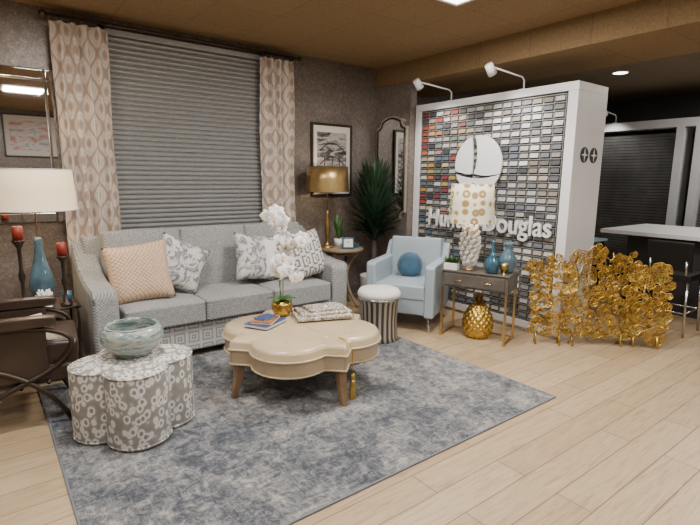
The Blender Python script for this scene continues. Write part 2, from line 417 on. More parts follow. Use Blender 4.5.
# ---------------------------------------------------------------- sofa
g=group('sofa',(1.86,4.575,0))
W=1.24
box('base',-W+.1,W-.1,-.44,.42,.07,.33,SOFAB,g,.02)
for i,(x,y) in enumerate(((-1.1,-.34),(1.1,-.34),(-1.1,.38),(1.1,.38))): lathe('foot_%d'%i,[(.02,.012 if y<0 else 0),(.03,.08)],WOODG,g,(x,y,0),12)
for i in range(3): cush('seat_cushion_%d'%i,(-.675+i*.675,-.14,.43),(.665,.70,.19),SOFA,g,.03,.045)
cush('back_frame',(0,.36,.66),(2.3,.18,.78),SOFA,g,0,.06,rot=(-.05,0,0))
for i in range(3): cush('back_cushion_%d'%i,(-.675+i*.675,.20,.80),(.66,.22,.60),SOFA,g,.02,.08,rot=(-.16,0,0),side=.03)
arm=[(-.47,.07),(-.48,.62),(-.47,.68),(-.43,.71),(-.3,.715),(-.1,.735),(.1,.79),(.28,.90),(.38,.99),(.44,1.02),(.45,.07)]
for s,n in((-1,'arm_left'),(1,'arm_right')):
    a,b=(W-.20)*s,W*s
    o=extr(n,arm,min(a,b),max(a,b),SOFA,g,.045,4,'x')
    pts=[(W*s*.985,p[0],p[1]+.002) for p in arm[1:10]]; tube(n+'_piping',pts,.006,SOFAB,g,6)
P=lambda n,x,y,z,w,mt,ry=0,rx=-.28,rz=0: pillow(n,(x-1.86,y-4.60,z),w,w,.17,mt,g,(rx,ry,rz))
P('peach_pillow',1.05,4.41,.78,.52,PEACH,-.12,-.3,-.25)
P('blue_print_pillow',1.43,4.50,.80,.47,BLUEP,.45,-.3,-.1)
P('print_pillow',2.20,4.50,.80,.48,BLUEP,.15,-.3,.1)
P('stone_pillow',2.44,4.49,.77,.42,PAPER,.1,-.3,.1)
P('greek_key_pillow',2.71,4.37,.80,.50,KEYP,-.1,-.3,.2)

# ---------------------------------------------------------------- coffee table (barbed quatrefoil ottoman)
def tbl_r(a):
    psi=abs(((a+pi/4)%(pi/2))-pi/4)
    phi=pi/4-psi
    d,r=.335,.28
    lobe=d*math.cos(phi)+math.sqrt(max(0,r*r-(d*math.sin(phi))**2))
    dia=.60/(math.cos(psi)+math.sin(psi))
    return max(lobe,dia)
g=group('ottoman_coffee_table',(1.93,3.16,.0125))
poly_loft('cushion_top',tbl_r,[(-.03,.245),(-.012,.25),(-.004,.265),(-.004,.355),(.008,.366),(.008,.380),(0,.390),(0,.415),(-.012,.435),(-.035,.447),(-.10,.452),(-.25,.455)],LEATHER,g,240)
def loop_tube(name,fn,z,r,mt,g,ins=0,n=160):
    pts=[((fn(2*pi*i/n)+ins)*math.cos(2*pi*i/n),(fn(2*pi*i/n)+ins)*math.sin(2*pi*i/n),z) for i in range(n+1)]
    return tube(name,pts,r,mt,g,6)
loop_tube('welt',tbl_r,.373,.008,LEATHER,g,.010); loop_tube('lower_welt',tbl_r,.263,.006,LEATHER,g,0)
SEAM=mat('seam_thread',(.42,.32,.20),.5,0,0)
for i in range(4):
    a=i*pi/2; c,s=math.cos(a),math.sin(a)
    tube('seam_%d'%i,[(q*c,q*s,z) for q,z in((.02,.4545),(.34,.4545),(.50,.4515),(.565,.446))],.0028,SEAM,g,6)
    for k,(q,da) in enumerate(((.24,pi/4),(.44,pi/4),(.40,.42),(.40,pi/2-.42))):
        lathe('button_%d_%d'%(i,k),[(.013,0),(.012,.004),(.006,.007),(0,.0075)],LEATHER,g,(q*math.cos(a+da),q*math.sin(a+da),.452),12)
for i in range(4):
    a=i*pi/2; c,s=math.cos(a),math.sin(a)
    pr=[(.525,.27),(.535,.2),(.55,.1),(.575,0.0)]; w=[.034,.031,.026,.020]
    vs=[];fs=[]
    for (r,z),q in zip(pr,w):
        for dx,dy in((-1,-1),(1,-1),(1,1),(-1,1)):
            x=r+dx*q;y=dy*q; vs.append((x*c-y*s,x*s+y*c,z))
    for k in range(3):
        for j in range(4): fs.append((k*4+j,k*4+(j+1)%4,k*4+4+(j+1)%4,k*4+4+j))
    fs+= [(0,1,2,3),(12,15,14,13)]
    bev(raw('leg_%d'%i,vs,fs,WOODL,g),.006)
g=group('gold_tassel',(1.99,2.605,-.03))
tube('cord',[(-.02,.10,.503),(-.012,.05,.503),(-.004,-.015,.49),(0,-.035,.42),(0,-.04,.27)],.004,GOLD,g,6)
lathe('head',[(0,.28),(.014,.27),(.018,.255),(.011,.24),(.016,.232)],GOLD,g,(0,-.04,0),12)
lathe('fringe',[(.012,.236),(.02,.2),(.025,.10),(.022,.09)],GOLD,g,(0,-.04,0),24,fn=lambda a,z:1+.12*math.sin(12*a))

# orchid
g=group('potted_orchid',(1.93,3.46,.474))
lathe('pot',[(.045,0),(.06,.005),(.085,.05),(.088,.09),(.075,.125),(.068,.125),(.066,.11),(0,.105)],GOLD,g,n=24)
def leaf(vs,fs,o,d,L,w,droop,rise=.6,n=8,fold=.15):
    b=len(vs); d=Vector(d).normalized(); s=Vector((-d.y,d.x,0)); 
    if s.length<.01: s=Vector((1,0,0))
    s.normalize()
    for i in range(n+1):
        t=i/n; p=Vector(o)+d*(L*t)+Vector((0,0,rise*L*t-droop*L*t*t)); ww=w*math.sin(pi*min(1,(.12+.88*t)))**.7 if t<1 else 0.001
        vs.append(p-s*ww+Vector((0,0,fold*ww)));vs.append(p);vs.append(p+s*ww+Vector((0,0,fold*ww)))
    for i in range(n):
        a=b+i*3; fs.append((a,a+1,a+4,a+3)); fs.append((a+1,a+2,a+5,a+4))
vs=[];fs=[]
for i,a in enumerate((.3,1.5,2.6,3.7,4.9,5.7)): leaf(vs,fs,(0,0,.11),(math.cos(a),math.sin(a),0),.13,.03,.6,.8)
raw('leaves',vs,fs,GREEN2,g,True)
stems=[bez((.01,0,.1),(.03,.02,.5),(.02,.06,.93),(-.16,-.16,.84),16),bez((-.01,.01,.1),(-.02,0,.4),(.03,.05,.75),(.12,-.16,.60),14),bez((0,-.01,.1),(-.05,-.02,.35),(-.08,0,.62),(-.02,-.22,.38),12)]
for i,p in enumerate(stems): tube('stem_%d'%i,p,.004,STEM,g,6)
fv=[];ff=[];cv=[];cf=[]
def flower(p,nrm,r):
    nrm=Vector(nrm).normalized(); q=nrm.to_track_quat('Z','Y').to_matrix(); spin=random.uniform(-.3,.3)
    for k in range(5):
        a=spin+pi/2+2*pi*k/5; wide=.52 if k in(1,4) else .34
        L=r*(1.0 if k in (1,4) else .92)
        b=len(fv)
        for i in range(6):
            t=i/5; ww=r*wide*math.sin(pi*(.1+.85*t))
            for s in(-1,0,1):
                x=L*t; y=s*ww; z=.15*r*math.sin(t*pi)-.1*r*abs(s)+ (.02*r if k in(1,4) else 0)
                X=x*math.cos(a)-y*math.sin(a);Y=x*math.sin(a)+y*math.cos(a)
                fv.append(Vector(p)+q@Vector((X,Y,z)))
        for i in range(5):
            c=b+i*3; ff.append((c,c+1,c+4,c+3)); ff.append((c+1,c+2,c+5,c+4))
    b=len(cv)
    for i in range(4):
        for k in range(6):
            rr=r*.16*math.sin(pi*(.2+.25*i)); cv.append(Vector(p)+q@Vector((rr*math.cos(k*pi/3),rr*math.sin(k*pi/3)-.05*r,.08*r+i*.09*r)))
    for i in range(3):
        for k in range(6): j=(k+1)%6; cf.append((b+i*6+k,b+i*6+j,b+i*6+6+j,b+i*6+6+k))
for si,st in enumerate(stems):
    n=len(st)
    for i in range(int(n*.42),n):
        for rep in range(2):
            p=Vector(st[i])+Vector((random.uniform(-.05,.05),random.uniform(-.055,0),random.uniform(-.04,.04)))
            flower(p,(random.uniform(-.9,.3),-1+random.uniform(-.2,.3),random.uniform(-.2,.4)),.058*random.uniform(.85,1.15))
raw('petals',fv,ff,PETAL,g,True); raw('flower_centres',cv,cf,YEL,g,True)

g=group('book_stack',(1.70,3.31,.474),.5)
for i,(w,d,h,z,mt,r) in enumerate(((.28,.21,.024,0,BOOKB,0),(.22,.17,.02,.025,BOOKR,.25),(.15,.11,.012,.046,BOOKB,-.2))):
    box('pages_%d'%i,-w/2+.004,w/2-.003,-d/2+.004,d/2-.004,z+.002,z+h-.002,PAPER,g,rot=(0,0,r))
    box('cover_%d'%i,-w/2,w/2,-d/2,d/2,z,z+.0025,mt,g,rot=(0,0,r)); box('cover_top_%d'%i,-w/2,w/2,-d/2,d/2,z+h-.0025,z+h,mt,g,rot=(0,0,r))
g=group('folded_throw',(2.18,3.24,.482),-.35)
for i,(w,d,z) in enumerate(((.46,.30,.013),(.42,.26,.036),(.30,.2,.056))):
    cush('fold_%d'%i,(.01*i,.012*i,z),(w,d,.024),THROW,g,.006,.01,rot=(0,0,.08*i))

def quat(a,d=.178,r=.182):
    psi=abs(((a+pi/4)%(pi/2))-pi/4); return d*math.cos(psi)+math.sqrt(max(0,r*r-(d*math.sin(psi))**2))
g=group('quatrefoil_pouf',(.685,3.16,.0125),-pi/2+math.atan2(3.26,.66)+.06)
poly_loft('body',quat,[(-.02,0),(-.004,.006),(0,.03),(0,.425),(-.008,.45),(-.03,.463),(-.08,.468)],RINGS,g,200)
loop_tube('welt',quat,.447,.006,RINGS,g,-.003); loop_tube('base_welt',quat,.02,.005,RINGS,g,0)
g=group('ceramic_bowl',(.70,3.19,.481))
lathe('bowl',[(.09,0),(.10,.004),(.10,.012),(.160,.06),(.185,.11),(.183,.155),(.160,.188),(.148,.195),(.143,.188),(.163,.15),(.165,.11),(.135,.06),(.06,.025),(0,.022)],BOWLM,g,n=48,fn=lambda a,z:1+.012*math.sin(5*a+z*30))
loop_tube('rim',lambda a:.151+.003*math.sin(6*a),.194,.006,BOWLM,g)

g=group('drum_stool',(3.10,3.585,0))
lathe('drum',[(.20,.0125),(.205,.02),(.19,.06),(.182,.22),(.19,.38),(.205,.43),(.20,.44)],DRUM,g,n=88,fn=lambda a,z:1+.018*math.sin(22*a))
lathe('cushion',[(.19,.44),(.212,.455),(.215,.49),(.19,.525),(.10,.54),(0,.545)],WHITEF,g,n=40)
lathe('band',[(.207,.425),(.212,.43),(.212,.445),(.207,.45)],STEEL,g,n=40)

# ---------------------------------------------------------------- blue armchair
g=group('blue_armchair',(3.80,3.88,0),math.radians(-60),1.06)
a=.355;d=.37
for n,x0,x1 in(('shell_left',-a,-a+.10),('shell_right',a-.10,a)):
    extr(n,[(-d,.15),(-d,.66),(-d+.03,.68),(d-.12,.68),(d,.84),(d,.15)],x0,x1,BLUEL,g,.022,3,'x')
cush('back',(0,.28,.60),(.55,.16,.56),BLUEL,g,0,.04,rot=(-.12,0,0),side=.015)
box('seat_deck',-a+.09,a-.09,-d+.02,d-.03,.17,.34,BLUEL,g,.015)
cush('seat_cushion',(0,-.07,.395),(.51,.58,.14),BLUEL,g,.02,.035)
for i,(x,y) in enumerate(((-.30,-.32),(.30,-.32),(-.30,.30),(.30,.30))): tube('leg_%d'%i,[(x*.95,y*.95,.18),(x*1.05,y*1.05,0)],[.014,.010],STEEL,g)
pr=[(0,.07),(.02,.062),(.06,.078),(.11,.06),(.135,.02),(.138,0),(.135,-.02),(.11,-.06),(.06,-.078),(.02,-.062),(0,-.07)]
o=lathe('round_pillow',pr,VELV,g,(-.02,.08,.60),64,fn=lambda a,z:1+.02*math.sin(26*a)); o.rotation_euler=(pi/2-.3,0,.2)

# ---------------------------------------------------------------- fabric display partition
DX=4.56
g=group('fabric_display_partition',(0,0,0))
box('carcass',DX+.04,5.08,2.50,4.60,.06,2.50,WHITE,g)
box('plinth',DX+.02,5.06,2.53,4.60,0,.06,WHITE,g)
box('frame_top',DX-.02,5.10,2.48,4.61,2.44,2.52,WHITE,g,.004); box('frame_bottom',DX-.02,DX+.05,2.48,4.61,.04,.12,WHITE,g,.004)
box('frame_near',DX-.02,DX+.05,2.48,2.58,.12,2.44,WHITE,g,.004); box('frame_far',DX-.02,DX+.05,4.52,4.61,.12,2.44,WHITE,g,.004)
box('side_panel',DX+.05,5.10,2.48,2.50,0.0,2.44,WHITE,g)
box('backing',DX+.02,DX+.04,2.56,4.54,.12,2.44,DARK,g)
pal_n=[(.42,.41,.39),(.30,.29,.27),(.20,.195,.19),(.50,.49,.47),(.11,.11,.12),(.05,.05,.055),(.34,.30,.25),(.22,.19,.16),(.13,.15,.18),(.08,.08,.09)]
pal_c=[(.30,.06,.04),(.42,.26,.07),(.36,.13,.05),(.20,.04,.05),(.46,.38,.20),(.08,.13,.19),(.12,.17,.12),(.32,.20,.17)]
pal_l=[(.60,.58,.55),(.52,.50,.47),(.64,.63,.62),(.44,.41,.37)]
vs=[];fs=[];cs=[]
NC,NR=16,30; y0,y1,z0,z1=2.60,4.50,.14,2.42; cw=(y1-y0)/NC; ch=(z1-z0)/NR
def cube(vs,fs,x0,x1,ya,yb,za,zb,tilt=0):
    b=len(vs)
    for x in(x0,x1):
        for y in(ya,yb):
            for z in(za,zb): vs.append((x+(tilt if z==za else 0),y,z))
    fs+= [tuple(b+k for k in f) for f in((0,1,3,2),(4,6,7,5),(0,4,5,1),(2,3,7,6),(0,2,6,4),(1,5,7,3))]
for r in range(NR):
    for c in range(NC):
        y=y1-(c+.5)*cw; z=z0+(r+.5)*ch; fr=r/NR; fc=c/NC
        q=random.random()
        if fc<.4 and fr>.4 and q<.40: col=random.choice(pal_c)
        elif fc<.35 and .15<fr<.5 and q<.3: col=random.choice(pal_c[5:7]+pal_n[5:])
        elif fr>.6 and q<.4: col=random.choice(pal_l)
        elif fr<.4 and q<.5: col=random.choice(pal_n[1:6])
        else: col=random.choice(pal_n)
        j=.9+.25*random.random(); col=tuple(min(1,x*j) for x in col)
        cube(vs,fs,DX-.012,DX+.004,y-cw*.39,y+cw*.39,z-ch*.27,z+ch*.30,-.008); cs+=[col]*6
o=raw('fabric_swatches',vs,fs,m_vcol(),g); ca=o.data.color_attributes.new('Col','FLOAT_COLOR','CORNER')
for p in o.data.polygons:
    for l in p.loop_indices: ca.data[l].color=cs[p.index]+(1,)
vs=[];fs=[]
for c in range(NC+1): y=y0+c*cw; cube(vs,fs,DX-.010,DX+.012,y-.004,y+.004,z0,z1)
for r in range(NR+1): z=z0+r*ch; cube(vs,fs,DX-.018,DX+.012,y0,y1,z-.006,z+.004)
raw('sample_rails',vs,fs,mat('brushed_rails',(.33,.33,.34),.4,.6,0),g)
Mside=Matrix(((0,0,-1,0),(-1,0,0,0),(0,1,0,0),(0,0,0,1)))
gl=group('emblem_sign',(0,0,0))
# round emblem cut into two sails and a hull by slim curved slits
R=.32; Me=Matrix.Translation((DX-.05,3.56,1.77))@Mside
def arcp(a,b,n=16): return [(R*math.cos(math.radians(a+(b-a)*i/n)),R*math.sin(math.radians(a+(b-a)*i/n))) for i in range(n+1)]
def qb(p0,p1,p2,n=10): return [tuple((1-t)**2*a+2*t*(1-t)*b+t*t*c for a,b,c in zip(p0,p1,p2)) for t in [i/n for i in range(1,n)]]
ra=arcp(-18,98); la=arcp(108,192); ha=arcp(200,340,20)
mast_r=(.02*R/.32-.02,-.10)
shapes=[('sail_right',ra+qb(ra[-1],(.03,.08),(-.045,-.10))+[(-.045,-.10)]+qb((-.045,-.10),(.12,-.145),ra[0])),
        ('sail_left',la+qb(la[-1],(-.16,-.12),(-.075,-.10))+[(-.075,-.10)]+qb((-.075,-.10),(-.06,.10),la[0])),
        ('hull',ha+qb(ha[-1],(0,-.20),ha[0]))]
for n,p in shapes: o=extr(n,p,0,.02,WHITE,gl); o.matrix_local=Me
tc=bpy.data.curves.new('sign_text','FONT'); tc.body='Hunter Douglas'; tc.size=.34; tc.extrude=.012; tc.offset=.004
to=bpy.data.objects.new('tmp',tc); COL.objects.link(to); bpy.context.view_layer.update()
me=bpy.data.meshes.new_from_object(to); xs=[v.co.x for v in me.vertices]; wdt=max(xs)-min(xs)
bpy.data.objects.remove(to)
me.materials.clear(); o=mk('letters',me,WHITE,gl); s=1.66/wdt
o.matrix_local=Matrix.Translation((DX-.05,4.30,1.04))@Mside@Matrix.Diagonal((s,s*1.1,1,1))
for i,(y,z) in enumerate(((4.2,1.10),(3.0,1.10),(3.42,1.85),(3.74,1.80))): tube('standoff_%d'%i,[(DX-.04,y,z),(DX,y,z)],.006,STEEL,gl)
for i,x in enumerate((4.74,4.92)):
    Mb=Matrix.Translation((x,2.480,1.85))@Matrix(((1,0,0,0),(0,0,-1,0),(0,1,0,0),(0,0,0,1)))
    R=.075; o=extr('badge_disc_%d'%i,[(R*math.cos(t*pi/18),R*math.sin(t*pi/18)) for t in range(36)],0,.005,DARK,g); o.matrix_local=Mb
    st=[(R*.85*math.cos(t*pi/4)*(1 if t%2==0 else .25),R*.85*math.sin(t*pi/4)*(1 if t%2==0 else .25)) for t in range(8)]
    o=extr('badge_star_%d'%i,st,.005,.008,WHITE,g); o.matrix_local=Mb
def spot(x,y,z,reach,power=28):
    g=group('display_spotlight',(x,y,z))
    tube('arm',[(0,0,0),(0,0,.10),(-.04,0,.13),(-reach,0,.16)],.009,WHITE,g)
    box('foot',-.04,.04,-.03,.03,0,.012,WHITE,g,.003)
    o=lathe('head',[(.022,-.06),(.04,-.055),(.045,.05),(.036,.05),(.034,-.02),(0,-.02)],WHITE,g,(-reach,0,.13),20); o.rotation_euler=(0,pi-.75,0)
    l=bpy.data.lights.new('spot_lamp','SPOT'); l.energy=power; l.spot_size=1.9; l.spot_blend=.8; l.shadow_soft_size=.04; l.color=(1,.96,.9)
    q=bpy.data.objects.new('spot_lamp',l); COL.objects.link(q); q.parent=g; q.location=(-reach+.05,0,.07)
    q.rotation_euler=Vector((.45,0,-1)).to_track_quat('-Z','Y').to_euler()
spot(4.62,4.10,2.52,.56,power=45); spot(4.62,3.12,2.52,.56,power=45)

# ---------------------------------------------------------------- console + items
ang=math.atan2(2.69-3.30,3.93-3.71)
g=group('console_table',(3.985,3.055,0),ang)
L2,D2=.335,.18
box('drawer_case',-L2,L2,-D2,D2,.53,.685,WOODG,g,.004); box('top',-L2-.01,L2+.01,-D2-.01,D2+.01,.685,.70,WOODG,g,.003)
box('drawer_front',-L2+.03,L2-.03,-D2-.012,-D2,.55,.67,WOODG,g,.003)
for i,x in enumerate((-.15,.15)): tube('pull_%d'%i,[(x-.03,-D2-.012,.62),(x-.025,-D2-.03,.605),(x+.025,-D2-.03,.605),(x+.03,-D2-.012,.62)],.005,BRASS,g,6)
for i,(x,y) in enumerate(((-1,-1),(1,-1),(-1,1),(1,1))): box('leg_%d'%i,x*(L2-.012)-.01,x*(L2-.012)+.01,y*(D2-.012)-.01,y*(D2-.012)+.01,0,.53,BRASS,g)
for i,x in enumerate((-1,1)): box('stretcher_%d'%i,x*(L2-.012)-.009,x*(L2-.012)+.009,-D2+.02,D2-.02,.0,.018,BRASS,g)
box('stretcher_back',-L2+.02,L2-.02,D2-.021,D2-.003,0,.018,BRASS,g)
g=group('gold_pineapple_basket',(3.99,3.05,0))
prof=[]
for i in range(41):
    t=i/40; prof.append((.145*math.sin(pi*(.22+.66*t))**.8,.35*t))
lathe('body',prof,GOLD,g,n=112,fn=lambda a,z:1+.12*abs(math.sin(7*a+z*45))*abs(math.sin(7*a-z*45)))
vs=[];fs=[]
for i in range(26):
    a=i*2.4; t=i/26; leaf(vs,fs,(0,0,.34),(math.cos(a),math.sin(a),0),.04+.05*(1-t),.016,.1+.9*(1-t),1.2+1.6*t,6,.4)
raw('crown',vs,fs,GOLD,g,True)

def shade(name,g,c,rb,rt,h,mt,n=48):
    return lathe(name,[(rb,0),(rb*.5+rt*.5,h/2),(rt,h),(rt-.004,h),(rb*.5+rt*.5-.004,h/2),(rb-.004,0),(rb,0)],mt,g,c,n,caps=False)
def bulb(g,c,p,col=(1,.78,.5)):
    l=bpy.data.lights.new('bulb','POINT'); l.energy=p; l.color=col; l.shadow_soft_size=.05
    o=bpy.data.objects.new('bulb',l); COL.objects.link(o); o.parent=g; o.location=c
g=group('coral_table_lamp',(3.90,3.13,.70))
lathe('base',[(.055,0),(.06,.015)],BRASS,g,n=30)
vs=[];fs=[]
lathe('core',[(.04,.015),(.05,.1),(.055,.22),(.045,.34),(.03,.44),(.012,.47)],CORAL,g,n=24,fn=lambda a,z:1+.1*math.sin(4*a+z*30))
for i in range(54):
    a=i*2.4; z=.035+.38*i/54; R=.045+.03*math.sin(pi*i/54)
    p0=Vector((R*.5*math.cos(a),R*.5*math.sin(a),z)); p1=Vector((R*1.15*math.cos(a+.2),R*1.15*math.sin(a+.2),z+.02)); p2=Vector((R*1.35*math.cos(a+.5),R*1.35*math.sin(a+.5),z+.05))
    tube_data([p0,p1,p2,p2+Vector((0,0,.008))],[.022,.022,.016,.006],7,vs,fs)
raw('branches',vs,fs,CORAL,g,True)
tube('stem',[(0,0,.46),(0,0,.84)],.007,BRASS,g)
shade('shade',g,(0,0,.48),.225,.205,.38,SHR)
for i in range(3): a=i*2*pi/3; tube('spider_%d'%i,[(0,0,.80),(.208*math.cos(a),.208*math.sin(a),.855)],.003,BRASS,g,5)
lathe('finial',[(.006,.84),(.014,.86),(.008,.88),(0,.89)],BRASS,g,n=12); bulb(g,(0,0,.66),5)
g=group('blue_glass_bottle',(3.94,2.88,.70))
lathe('vase',[(.045,0),(.06,.02),(.072,.08),(.06,.14),(.025,.18),(.014,.22),(.014,.30),(.02,.32),(.014,.32),(.008,.30),(0,.2)],BGLASS,g,n=32)
g=group('blue_glass_vase',(4.09,2.81,.70))
lathe('vase',[(.05,0),(.07,.03),(.085,.1),(.082,.15),(.05,.2),(.03,.23),(.035,.27),(.055,.30),(.05,.30),(.028,.27),(.02,.23),(0,.2)],LGLASS,g,n=32)
g=group('gold_goblet',(3.96,2.755,.70))
lathe('goblet',[(.03,0),(.03,.006),(.008,.015),(.008,.04),(.03,.06),(.036,.11),(.032,.11),(.025,.065),(0,.06)],GOLD,g,n=24)
g=group('succulent_planter',(3.765,3.24,.70))
box('trough',-.07,.07,-.04,.04,0,.07,WHITE,g,.006,rot=(0,0,ang))
vs=[];fs=[]
for k in range(5):
    cx=(k-2)*.025
    for i in range(12):
        a=i*2.4+k; leaf(vs,fs,(cx*math.cos(ang),cx*math.sin(ang),.065),(math.cos(a),math.sin(a),0),.04+.01*random.random(),.011,.3,.6+.12*i,5,.3)
raw('leaves',vs,fs,GREEN2,g,True)

# ---------------------------------------------------------------- gold lily pad screen
g=group('gold_lily_pad_screen',(0,0,0))
pts=[(4.25,2.62),(4.47,2.36),(4.95,2.00),(5.15,1.74)]
vs=[];fs=[];rv=[];rf=[]
def pad(c,ux,nx,r,seed):
    b=len(vs); n=28; rnd=random.Random(seed); rot=rnd.random()*6.28; tl=rnd.uniform(-.25,.25); tu=rnd.uniform(-.25,.25)
    ux=Vector(ux);nx=Vector(nx);uz=Vector((0,0,1))
    nn=(nx+ux*tl+uz*tu).normalized(); a1=(ux-nn*ux.dot(nn)).normalized(); a2=nn.cross(a1)
    rings=[(0,.0),(.35,.02),(.7,.05),(1.0,.12)]
    rim=[]
    for k,(q,h) in enumerate(rings):
        for i in range(n):
            t=i/(n-1); a=rot+.18+t*(2*pi-.36); w=1+.06*math.sin(5*a+seed)+.04*math.sin(9*a)
            P_=Vector(c)+a1*(r*q*w*math.cos(a))+a2*(r*q*w*math.sin(a))+nn*(r*h)
            vs.append(P_)
            if k==3: rim.append(P_)
    for k in range(len(rings)-1):
        for i in range(n-1): a=b+k*n+i; fs.append((a,a+1,a+n+1,a+n))
    tube_data([Vector(c)]+rim+[Vector(c)],.004,5,rv,rf)
    for j in range(6):
        tube_data([Vector(c),rim[2+j*4+1]],[.0035,.0025],4,rv,rf)
for pi_,(p,q) in enumerate(zip(pts[:-1],pts[1:])):
    p=Vector((p[0],p[1],0));q=Vector((q[0],q[1],0)); w=(q-p).length; ux=(q-p)/w; nx=Vector((ux.y,-ux.x,0))
    if nx.dot(Vector((-1,-1,0)))<0: nx=-nx
    hh=.84 if pi_!=1 else .97
    placed=[]; tries=0; target=58 if pi_==1 else 30
    while len(placed)<target and tries<6000:
        tries+=1
        r=random.choice((.10,.085,.07,.055,.04)) if tries<800 else random.choice((.05,.04,.03)); s=random.uniform(0,w); zz=random.uniform(.12,hh-.05+.05*math.sin(s*9+pi_))
        if all((s-a)**2+(zz-b)**2>((r+c)*.87)**2 for a,b,c in placed):
            placed.append((s,zz,r)); pad(p+ux*s+Vector((0,0,zz))+nx*random.uniform(0,.02),ux,nx,r,len(vs)%997)
    tv=[];tf=[]
    for k in range(5 if pi_==1 else 3):
        s0=w*(k+.5)/(5 if pi_==1 else 3)
        path=[p+ux*(s0+.03*math.sin(i*1.3+k*2))+Vector((0,0,.06+i*(hh-.10)/9))-nx*.008 for i in range(10)]
        tube_data(path,.005,6,tv,tf)
    for zz in(.12,hh*.5,hh-.1):
        tube_data([p+ux*(w*i/8)+Vector((0,0,zz+.03*math.sin(i*1.7+zz*9)))-nx*.008 for i in range(9)],.005,6,tv,tf)
    for s0 in (.06,w-.06):
        tube_data([p+ux*s0+Vector((0,0,.14)),p+ux*s0+Vector((0,0,.05))+nx*.01,p+ux*s0+nx*.03+Vector((0,0,.006))],[.009,.009,.012],6,tv,tf)
        tube_data([p+ux*s0+Vector((0,0,.10)),p+ux*s0-nx*.06+Vector((0,0,.007))],[.008,.010],6,tv,tf)
    raw('frame_%d'%pi_,tv,tf,GOLD,g,True)
raw('lily_pads',vs,fs,LACE,g,True); raw('pad_rims',rv,rf,GOLD,g,True)

# ---------------------------------------------------------------- right side table, lamp, plant, art, mirror
g=group('round_side_table',(3.57,4.86,0))
lathe('top',[(.25,.71),(.27,.715),(.27,.74),(.262,.75),(0,.75)],WOODB,g,n=48); lathe('apron',[(.2,.67),(.21,.71)],WOODB,g,n=40)
for i in range(4):
    a=i*pi/2+.5; c,s=math.cos(a),math.sin(a)
    p=bez((.22*c,.22*s,.70),(.02*c,.02*s,.52),(.02*c,.02*s,.26),(.24*c,.24*s,.0),14)
    tube('leg_%d'%i,p,.021,WOODB,g,10)
lathe('hub',[(.0,.30),(.05,.31),(.055,.36),(.05,.41),(0,.42)],WOODB,g,n=20)
g=group('gold_shade_lamp',(3.42,4.96,.75))
lathe('base',[(.075,0),(.075,.015),(.03,.03),(.015,.06),(.022,.12),(.034,.2),(.03,.3),(.014,.40),(.018,.43),(.008,.46)],BRASS,g,n=24)
tube('stem',[(0,0,.45),(0,0,.98)],.006,BRASS,g)
shade('shade',g,(0,0,.69),.265,.25,.30,SHG)
for i in range(3): a=i*2*pi/3; tube('spider_%d'%i,[(0,0,.95),(.25*math.cos(a),.25*math.sin(a),.985)],.003,BRASS,g,5)
bulb(g,(0,0,.82),6)
g=group('picture_frame',(3.55,4.70,.75),-.5)
box('frame',-.075,.075,-.008,.008,.004,.145,BGLASS,g,.004,rot=(-.2,0,0)); box('photo',-.055,.055,-.013,-.004,.025,.125,PAPER,g,rot=(-.2,0,0)); box('strut',-.015,.015,.0,.05,.0,.10,IRON,g,rot=(.3,0,0))
g=group('trinket_box',(3.71,4.76,.75),.3); box('box',-.04,.04,-.03,.03,0,.05,BGLASS,g,.005); box('lid',-.042,.042,-.032,.032,.05,.065,BRASS,g,.004)
g=group('small_potted_fern',(3.60,4.97,.75))
lathe('pot',[(.045,0),(.06,.1),(.05,.1),(0,.09)],WHITE,g,n=20)
vs=[];fs=[]
for i in range(46):
    a=i*2.4; leaf(vs,fs,(0,0,.09),(math.cos(a),math.sin(a),0),.04+.05*random.random(),.015,.6*random.random(),1.2+4*random.random(),6,.2)
raw('fronds',vs,fs,GREEN2,g,True)
g=group('potted_yucca',(4.04,4.80,0))
lathe('planter',[(.13,0),(.15,.02),(.17,.34),(.175,.36),(.155,.36),(.15,.32),(0,.31)],WHITEP,g,n=36)
tube('trunk',[(0,0,.3),(.01,0,.7),(0,.01,1.1),(0,0,1.4)],[.04,.034,.03,.015],WOODG,g,10)
vs=[];fs=[]
for i in range(250):
    a=i*2.39996; t=i/250; z=.80+.60*t; rise=.75+2.2*t*t+random.uniform(-.2,.3)
    L=min(.33,(.52-.05*t)/math.sqrt(1+rise*rise)*random.uniform(.95,1.15))
    leaf(vs,fs,(.02*math.cos(a),.02*math.sin(a),z),(math.cos(a),math.sin(a),0),L,.024,.35*(1-t),rise,7,.5)
raw('spiky_leaves',vs,fs,GREEN,g,True)
g=group('framed_art_print',(3.71,WY,1.83))
def frame(g,w,h,t,d,mt):
    box('frame_l',-w/2,-w/2+t,-d,0,-h/2,h/2,mt,g,.004);box('frame_r',w/2-t,w/2,-d,0,-h/2,h/2,mt,g,.004)
    box('frame_t',-w/2+t,w/2-t,-d,0,h/2-t,h/2,mt,g,.004);box('frame_b',-w/2+t,w/2-t,-d,0,-h/2,-h/2+t,mt,g,.004)
frame(g,.64,.92,.03,.035,BRONZE)
box('mat_board',-.29,.29,-.018,-.004,-.43,.43,PAPER,g)
box('print',-.23,.23,-.023,-.018,-.35,.35,m_abstract('sketch_print',[(.38,(.03,.03,.035)),(.48,(.20,.19,.19)),(.54,(.52,.49,.46)),(.64,(.30,.26,.22))],4),g)
ov=[];of=[]
for zz in(-.05,.12): tube_data([(-.19+.38*i/12,-.027,zz+.1*math.sin(pi*i/12)) for i in range(13)],.006,5,ov,of)
for x in (-.12,0,.12): tube_data([(x,-.027,-.30),(x,-.027,.05)],.005,5,ov,of)
raw('bridge_drawing',ov,of,DARK,g,True)
g=group('scalloped_mirror',(WX,4.93,1.72))
